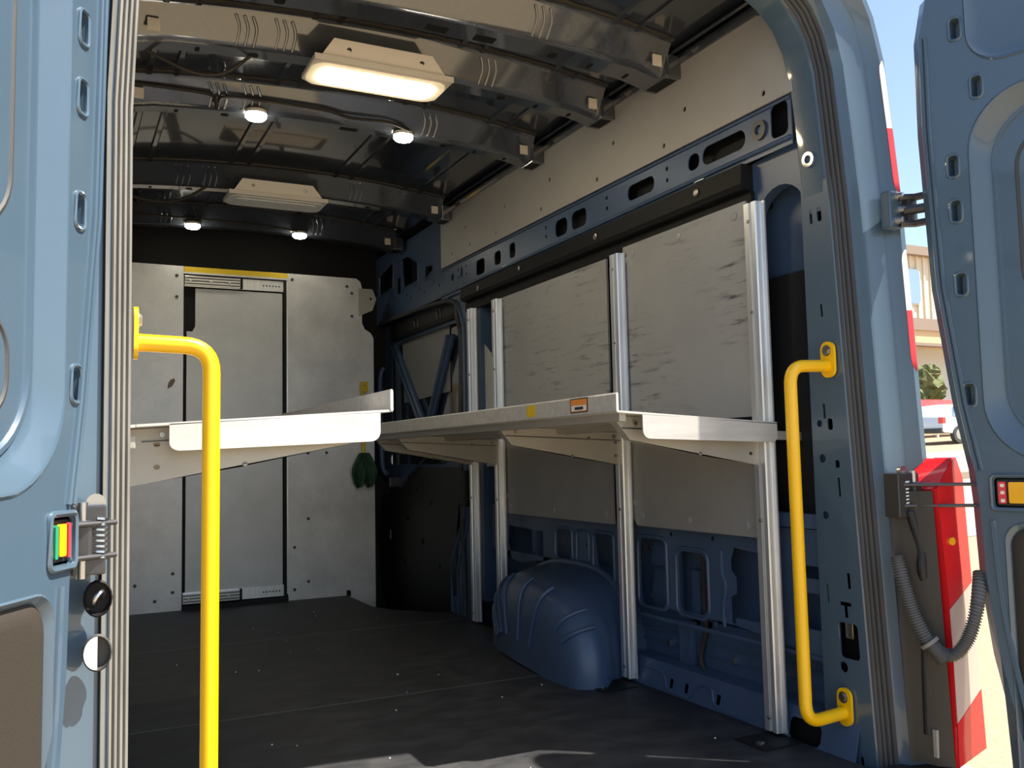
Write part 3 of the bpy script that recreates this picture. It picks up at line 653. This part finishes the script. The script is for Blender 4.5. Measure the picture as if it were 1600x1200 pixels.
# ------------------------------------------------------------------ aluminium uprights
def upright(y, lab):
    t = thing('wall_upright', lab, 'upright', 'aluminium uprights on the right wall')
    prof = [(.844, -.042), (.839, -.042), (.839, -.030), (.822, -.027), (.818, -.024), (.818, -.010), (.824, -.008), (.824, .0), (.818, .002), (.818, .022), (.822, .026), (.839, .029), (.839, .042), (.844, .042)]
    g = G(); g.loft([[(x, y+d, z) for x, d in prof] for z in (.012, 1.525)], True, True, True); g.build('profile', 'alu', t)
    screws([(.819, y+.004, z) for z in (.05, 1.47, .60, 1.2)], t, 'screw', 'bolt', .006)
upright(.375, 'aluminium wall upright nearest the right pillar'); upright(1.105, 'aluminium wall upright in front of the wheel arch between the two scuffed panels')
upright(2.12, 'aluminium wall upright at the far edge of the far scuffed panel'); upright(2.405, 'farthest aluminium wall upright, next to the side door')
wp = thing('white_wedge', 'pale tapered plate behind the two farthest uprights', 'plate')
G().plate([(2.17, .75), (2.42, .75), (2.44, 1.28), (2.40, 1.35), (2.33, 1.30)], (), 0, .004, XP(.90)).build('plate', 'palewall', wp)

# ------------------------------------------------------------------ scuffed wall panels
def wpanel(y0, y1, z0, z1, lab, cut=0):
    t = thing('wall_panel', lab, 'panel', 'grey wall panels')
    poly = [(y0, z0), (y1-cut, z0), (y1, z0+cut), (y1, z1), (y0, z1)] if cut else [(y0, z0), (y1, z0), (y1, z1), (y0, z1)]
    G().plate(poly, (), 0, .008, XP(.850)).build('sheet', 'scuffed' if z0 > .7 else 'plainpanel', t)
    ys = [y0+.05, (y0+y1)/2, y1-.06]
    top = z0 > .7
    screws([(.850, y, (z1-.035) if top else (z0+.035)) for y in ys] + [(.850, y1-.02, (z1-.05) if top else z0+.08)], t, 'rivet', 'scuffed', .013)
wpanel(.425, 1.085, .90, 1.548, 'heavily scuffed grey panel above the shelf, nearest the rear opening')
wpanel(1.20, 2.135, .90, 1.530, 'far grey panel above the shelf, between the uprights')
wpanel(.425, 1.075, .545, .86, 'near grey panel below the right shelf', .03)
wpanel(1.20, 2.10, .540, .86, 'far grey panel below the right shelf above the wheel arch', .03)

# ------------------------------------------------------------------ shelves
def shelf(side, label, y1, f0, f1):
    s = thing('shelf', label, 'shelf'); X = lambda x: side*x
    T = lambda x, z: z-.060*(x-.305)*min(1, max(0, (z-.76)/.14))
    def mX(f):
        def k(a_, b_, c_):
            p = f(a_, b_, c_); return (X(p[0]), p[1], T(p[0], p[2]))
        return k
    g = G(); g.box(.305, .815 if side > 0 else .885, .33, y1, .905, .911, 0, mX(ID)); g.build('shelf_board', 'shelfalu', s)
    g = G(); g.loft([[(X(x), y, z) for x, z in ((.305, .905), (.302, .909), (.302, .953), (.3045, .957), (.308, .957), (.309, .953), (.309, .911))] for y in (.322, y1)], True, True, True); g.build('front_lip', 'shelfalu', s)
    cap = [(f0, .905)] + [(f0+.022-.022*math.cos(math.radians(t)), .862-.022*math.sin(math.radians(t))) for t in range(0, 91, 15)] + [(f1-.022+.022*math.sin(math.radians(t)), .862-.022*math.cos(math.radians(t))) for t in range(0, 91, 15)] + [(f1, .908)]
    lipz = [(a_, b_) for a_, b_ in cap]
    g = G(); g.plate(lipz, (), 0, .004, mX(YP(.325))); g.plate([(.31, .325), (.845, .325), (.845, .34), (.31, .34)], (), 0, .005, mX(ZP(.906))); g.build('end_flange', 'shelfalu', s)
    g = G(); g.box(.845, .955, .335, .345, .850, .884, .003, mX(ID)); g.build('end_tie', 'bracket', s)
    g = G(); g.box(.325, .345, .345, y1, .885, .905, 0, mX(ID)); g.box(.56, .60, .345, y1, .885, .905, 0, mX(ID)); g.build('stiffener', 'bracket', s)
    for y in (.388, 1.095, 2.11, 2.395):
        if y > y1: continue
        bk = G(); br = [(.335, .903), (.338, .892), (.385, .838), (.80, .762), (.838, .757), (.838, .903)] if side > 0 else [(.335, .903), (.338, .892), (.385, .838), (.80, .762), (.888, .747), (.888, .903)]
        bk.plate(br, [circ(.62, .80, .006, 8), circ(.80, .80, .007, 8), circ(.80, .86, .007, 8), circ(.69, .875, .006, 8)], 0, .003, mX(YP(y)))
        bk.loft([[mX(ID)(x, y+d, z) for x, z in br[1:5]] for d in (0, .03)], False)
        b = bk.build('bracket', 'bracket', s)
        g = G(); g.box(.36, .83, y-.0025, y, .868, .871, 0, mX(ID)); g.build('bracket_seam', 'darksteel', b)
        for x in (.40, .60, .79):
            G().tube([mX(ID)(x, y-.002, .885), mX(ID)(x, y-.008, .885)], .006, 8).build('bracket_bolt', 'bolt', b)
        for x in (.40, .52, .70): G().tube([mX(ID)(x, y+.02, .905), mX(ID)(x, y+.02, .893)], .007, 8).build('shelf_bolt', 'bolt', b)
    return s
sR = shelf(1, 'long grey metal shelf on the right wall with an orange label on its lip', 2.47, .385, .845)
sLf = shelf(-1, 'grey metal shelf on the left wall with a sunlit end flange behind the yellow handle', 1.45, .332, .782)
G().plate(rr(.766, .915, .820, .950, .002, 2), (), -.0008, 0, XP(.3018)).build('yellow_sticker', 'yellowdull', sR, label='small square yellow sticker')
lb = G().plate(rr(.462, .914, .556, .954, .002, 2), (), -.0006, 0, XP(.3018)).build('label_card', 'darksteel', sR, label='orange and white label')
G().plate(rr(.466, .917, .552, .951, .002, 2), (), -.0010, -.0006, XP(.3018)).build('label_orange', 'orange', lb)
G().plate(rr(.470, .919, .548, .934, .002, 2), (), -.0014, -.0010, XP(.3018)).build('label_white', 'white', lb)
G().plate(rr(.485, .922, .530, .930, .001, 1), (), -.0018, -.0014, XP(.3018)).build('label_bar', 'darksteel', lb)

# ------------------------------------------------------------------ ceiling lights
def strip_light(y0, lit, label):
    t = thing('strip_light', label, 'ceiling light', 'strip lights on the roof bows')
    x0, x1, z = -.295, .168, 2.035
    G().loft([[(x, y, zz) for x, y in ((x0, y0), (x1, y0), (x1, y0+.17), (x1-.04, y0+.20), (x0+.04, y0+.20), (x0, y0+.17))] for zz in (z, z+.014)], True, True, True).build('housing', 'fixture', t)
    G().plate(rr(x0+.006, y0+.022, x1-.006, y0+.186, .05, 6), (), -.006, 0, ZP(z)).build('lens_frame', 'lensrim' if lit else 'lensoff', t)
    G().plate(rr(x0+.038, y0+.05, x1-.038, y0+.160, .035, 6), (), -.010, -.006, ZP(z)).build('lens', 'lens' if lit else 'lensoff', t)
    b = G().plate([(x0+.02, z+.012), (x1-.02, z+.012), (x1-.075, z+.072), (x0+.06, z+.072)], (), 0, .003, lambda a_, b_, c_: (a_, y0+.012+c_+(b_-z)*-.25, b_)).build('mounting_bracket', 'fixture', t)
    G().box(x0, x1, y0-.003, y0, z-.003, z+.016).build('housing_lip', 'fixture', t)
    screws([(x0+.11, y0+.002, z+.045), (x1-.11, y0+.002, z+.045)], b, 'bracket_screw', 'bolt', .008, math.radians(90))
strip_light(1.035, True, 'glowing rectangular strip light nearest the rear opening')
strip_light(2.585, False, 'unlit rectangular strip light deeper in the van')
def dome(x, y, label):
    t = thing('dome_light', label, 'dome light', 'small lit dome lights'); z = 2.082
    G().tube([(x, y, z+.012), (x, y, z)], .040, 20).build('base', 'fixture', t, 40)
    g = G(); g.loft([[(x+.034*r*math.cos(2*math.pi*k/20)*1.15, y+.034*r*math.sin(2*math.pi*k/20), z-d) for k in range(20)] for r, d in ((1, 0), (1, .012), (.8, .020), (.4, .024))], True, False, True); g.build('lens', 'dome', t, 50)
dome(-.345, 1.70, 'lit dome light left on the third bow from the rear'); dome(.232, 1.70, 'lit dome light right on the third bow from the rear')
dome(-.345, 3.44, 'small far lit dome light on the left, above the bulkhead'); dome(.235, 3.44, 'small far lit dome light on the right, above the bulkhead')
def cable(pts, label, r=.006):
    g = G(); g.tube(smoothpath(pts, 8), r, 8); o = g.build('cable', 'trimblack', None, 50); thing('', label, 'cable', o=o)
cable([(-.86, 1.20, 2.09), (-.79, 1.22, 2.06), (-.64, 1.22, 2.005), (-.54, 1.22, 2.015), (-.45, 1.20, 2.085)], 'drooping black cable left of the glowing strip light')
cable([(-.84, 2.72, 2.06), (-.70, 2.73, 2.01), (-.55, 2.73, 2.0), (-.46, 2.72, 2.03), (-.38, 2.71, 2.085)], 'drooping black cable left of the unlit strip light', .007)
cable([(-.82, 1.65, 2.11), (-.55, 1.652, 2.115), (-.50, 1.648, 2.10), (-.49, 1.652, 2.065), (-.47, 1.652, 2.11), (-.35, 1.652, 2.12), (-.1, 1.652, 2.12), (.0, 1.652, 2.105), (.15, 1.652, 2.11), (.24, 1.652, 2.09)], 'thin black wire clipped along the third bow', .006)
cable([(-.82, 3.412, 2.10), (-.55, 3.412, 2.11), (-.35, 3.412, 2.11), (.0, 3.412, 2.11), (.24, 3.412, 2.09)], 'thin black wire clipped along the farthest bow', .006)

# ------------------------------------------------------------------ brush hanging on the bulkhead
bh = thing('hand_brush', 'green cloth bundle on a yellow handle hanging at the bulkhead edge', 'brush')
G().box(.648, .668, 3.61, 3.628, .80, 1.235, .004).build('strap', 'yellowdull', bh)
G().plate(rr(.638, 1.20, .682, 1.26, .003, 2), [circ(.66, 1.235, .009, 10)], 0, .006, YP(3.60)).build('hanger_tab', 'yellowdull', bh)
def leafp(cx, s):
    g = G(); rings = []
    for j in range(9):
        t = j/8; z = .835-.20*t; wd = .045*math.sin(math.pi*min(1, .18+.72*t))**.7*(1 if t < .95 else .7)
        c = cx+s*.032*min(1, t*1.8)
        rings.append([(c+wd*math.cos(2*math.pi*k/20)*(1+.12*math.sin(5*k+2*t)), 3.60+.018*math.sin(2*math.pi*k/20)*(1+.5*math.sin(3*k))+.006*math.sin(9*k), z-.012*math.sin(3*k)*t) for k in range(20)])
    g.loft(rings, True, True, True); g.build('cloth_lobe', 'green', bh, 50)
leafp(.658, -1); leafp(.658, 1)

# ------------------------------------------------------------------ tail light, conduit, bumper
tl = thing('tail_light', 'tall red tail light with clear lower lens beside the right rear door', 'tail light')
def TLy(z): return -.055+lean(z)*.7
tp = [(.955, .10), (.975, .40), (.965, .69), (1.045, .775), (1.062, .70), (1.065, .10), (1.045, .035), (.975, .02)]
G().plate([(.962, .03), (1.064, .06), (1.064, .20), (.968, .13)], (), -.062, -.0, lambda a_, b_, c_: (a_, TLy(b_)+c_, b_)).build('lower_lens', 'red', tl)
G().plate([(.9685, .132), (1.064, .202), (1.064, .46), (.975, .40)], (), -.062, 0, lambda a_, b_, c_: (a_, TLy(b_)+c_, b_)).build('clear_lens', 'clear', tl)
up_ = [(.975, .402), (1.064, .462), (1.064, .72), (1.045, .772), (1.03, .765), (.965, .695)]
G().plate(up_, (), -.062, 0, lambda a_, b_, c_: (a_, TLy(b_)+c_, b_)).build('upper_lens', 'red', tl)
G().loft([[(x, TLy(z)+d, z) for d in (-.064, .03)] for x, z in ((.958, .03), (.971, .30), (.971, .40), (.961, .695), (1.028, .77))], False).build('side_rim', 'red', tl)
G().loft([[(.957, TLy(z)-.055, z), (.93, TLy(z)-.03, z), (.915, TLy(z)+.02, z), (.905, TLy(z)+.03, z)] for z in (.03, .2, .4, .69)], False).build('inner_housing', 'trimblack', tl, 40, label='black inner side of the light')
g = G(); g.tube(smoothpath([(.925, -.045, .64), (.938, -.06, .55), (.932, -.065, .50), (.945, -.06, .44), (.935, -.06, .33), (.93, -.06, .10)], 5), .012, 8); g.build('housing_moulding', 'blackplastic', tl, 50)
G().box(.925, .945, -.085, -.075, .05, .115).build('housing_label', 'bracket', tl)
glint = G().tube([(1.0, TLy(.565)-.063, .565), (1.0, TLy(.565)-.068, .565)], .010, 10).build('sun_glint', 'amber', tl)  # small amber disc painted on as a sun reflection in the lens
g = G(); P = smoothpath([(.885, -.03, .53), (.885, -.05, .46), (.89, -.07, .39), (.905, -.10, .325), (.935, -.13, .300), (.962, -.155, .335), (.985, -.17, .41), Vector(mR(.035, .49, -.03))], 16)
N = len(P); Q = []; R = []
for i in range(N-1):
    for j in (0, .34, .67):
        Q.append(P[i].lerp(P[i+1], j)); R.append(.0165 if (len(Q)//2) % 2 else .0125)
g.tube(Q, .0165, 12, radii=R); cd = g.build('corrugated_conduit', 'conduit', None, 60)
thing('', 'ribbed grey conduit looping from the right pillar to the right rear door', 'conduit', o=cd)
i = N*42//100; t = (P[i+1]-P[i-1]).normalized()
G().tube([P[i]-t*.004, P[i]+t*.004], .024, 14).build('clip_collar', 'greyseal', cd, 40)
G().tube([P[i], P[i]+t*.05], .0175, 14).build('sleeve', 'rubber', cd, 40)
bm_ = thing('rear_bumper', 'black and grey rear bumper corner under the red tail light', 'bumper')
G().box(.86, 1.02, -.12, .02, -.16, .012, .012).build('bumper_step', 'blackplastic', bm_)
G().box(1.0, 1.085, -.16, .10, -.22, .0, .02).build('bumper_corner', 'bracket', bm_)
G().box(-1.06, .86, -.14, -.02, -.20, -.085, .015).build('bumper_beam', 'blackplastic', bm_)

# ------------------------------------------------------------------ outside
def gz(x, y):
    d = x*.785+y*.62; return -.72+max(0, d-4.0)*.050
gr = thing('ground', 'sunlit tan asphalt lot around the van', kind='structure')
xs = [-60, -30, -15, -8, -4, 0, 2, 4, 6, 9, 12, 16, 20, 25, 30, 36, 44, 55, 80]
g = G(); vs = {}
for i, x in enumerate(xs):
    for j, y in enumerate([-60, -30, -15, -8, -4, 0, 2, 4, 6, 9, 12, 16, 20, 25, 30, 36, 44, 60]): vs[i, j] = g.bm.verts.new((x, y, gz(x, y)))
for i in range(len(xs)-1):
    for j in range(17): g.bm.faces.new((vs[i, j], vs[i+1, j], vs[i+1, j+1], vs[i, j+1]))
g.build('asphalt', 'asphalt', gr)
def slopebox(x0, x1, y0, y1, h, name, material, parent):
    n = 8; g = G()
    g.loft([[(x0+(x1-x0)*i/n, y0, gz(x0+(x1-x0)*i/n, y0)+.005), (x0+(x1-x0)*i/n, y0, gz(x0+(x1-x0)*i/n, y0)+h), (x0+(x1-x0)*i/n, y1, gz(x0+(x1-x0)*i/n, y1)+h), (x0+(x1-x0)*i/n, y1, gz(x0+(x1-x0)*i/n, y1)+.005)] for i in range(n+1)], False)
    return g.build(name, material, parent)
slopebox(6, 44, 6.2, 11.5, .01, 'concrete_lane', 'concrete', gr)
slopebox(6, 44, 11.5, 11.8, .16, 'kerb', 'brownfascia', gr)
slopebox(6, 50, 11.8, 17, .14, 'pavement', 'concrete', gr)
bd = thing('building', 'cream metal clad building with brown fascia bands across the lot', 'building')
def bb_(nm, x0, x1, y0, y1, z0, z1, mt, p=bd): return G().box(x0, x1, y0, y1, z0, z1).build(nm, mt, p)
ws = bb_('upper_wall', 30, 56, 30.3, 40, 6.9, 10.7, 'cream')
for k in range(44): bb_('cladding_rib', 32+.5*k, 32.12+.5*k, 30.22, 30.3, 7.3, 10.6, 'cream', ws)
bb_('roof_fascia', 29.8, 56.2, 29.9, 40.2, 10.6, 11.05, 'brownfascia')
bb_('brown_band', 29.8, 56.2, 29.6, 30.3, 6.65, 7.25, 'brownfascia')
bb_('tan_band', 30, 56, 29.7, 40, 6.0, 6.65, 'tan'); bb_('soffit', 30, 56, 29.5, 30, 5.85, 6.0, 'brownfascia')
bb_('lower_wall', 30, 56, 31.5, 40, .5, 6.0, 'palewall')
for x in (37.9, 42.5, 34.0):
    f = G().plate(rr(x-.45, 8.05, x+.75, 9.9, .25), (), -.06, 0, YP(30.22)).build('window', 'palewall', bd)
    G().plate(rr(x-.38, 8.12, x+.68, 9.83, .22), (), -.09, -.06, YP(30.22)).build('pane', 'glass', f)
aw = thing('red_awning', 'faded red awning behind the pale car', 'awning')
G().loft([[(x, 27.0, 2.95), (x, 25.4, 2.45), (x, 25.4, 2.25), (x, 27.0, 2.6)] for x in (28, 42)], True, True, True).build('canopy', 'redtape', aw)
for x in (29, 33.5, 38, 41.5): G().box(x, x+.1, 25.6, 25.7, gz(x, 25.6), 2.4).build('post', 'palewall', aw)
tr = thing('shrub', 'olive green bushy tree in front of the far building', 'tree')
for k, (x, y, z, r) in enumerate(((36.6, 28.6, 3.9, .8), (37.2, 28.8, 3.6, .7), (36.0, 28.7, 3.4, .6), (36.7, 28.4, 4.3, .5))):
    g = G(); bmesh.ops.create_icosphere(g.bm, subdivisions=3, radius=r, matrix=Matrix.Translation((x, y, z)))
    for v in g.bm.verts: v.co += Vector((random.uniform(-.14, .14), random.uniform(-.14, .14), random.uniform(-.14, .14)))*r*1.2
    g.build('foliage', 'leaf', tr)
G().tube([(36.7, 28.6, gz(36.7, 28.6)), (36.7, 28.6, 3.6)], .09, 8).build('trunk', 'bark', tr)
car = thing('parked_car', 'pale car with red tail lamp parked across the lot', 'car')
cx, cy = 28.15, 22.0; z0 = gz(29.5, 22)+.0
car.location = (cx, cy, z0); 
sec = [(0, .45, .95), (.05, .40, 1.02), (.5, .36, 1.42), (1.0, .34, 1.48), (2.2, .34, 1.46), (3.0, .38, 1.05), (4.1, .42, .88), (4.35, .48, .70)]
g = G(); g.loft([[(x, -.86, zb), (x, -.90, .75), (x, -.88, min(zt, .95)), (x, -.68, zt-.03), (x, 0, zt), (x, .68, zt-.03), (x, .88, min(zt, .95)), (x, .9, .75), (x, .86, zb)] for x, zb, zt in sec], True, True, True); g.build('car_body', 'carwhite', car, 40)
G().plate([(.55, 1.0), (2.7, 1.0), (2.15, 1.36), (.75, 1.36)], (), -.90, -.76, YP(0)).build('side_window', 'glass', car)
for x in (.85, 3.4):
    wh = G().tube([(x, -.92, .32), (x, -.74, .32)], .32, 20).build('wheel', 'rubber', car, 40)
    G().tube([(x, -.925, .32), (x, -.90, .32)], .2, 16).build('hub', 'steel', wh, 40)
G().box(-.02, .15, -.90, -.70, .72, .95, .01).build('tail_lamp', 'red', car); G().box(-.08, .1, -.85, .85, .38, .55, .02).build('car_bumper', 'rubber', car)
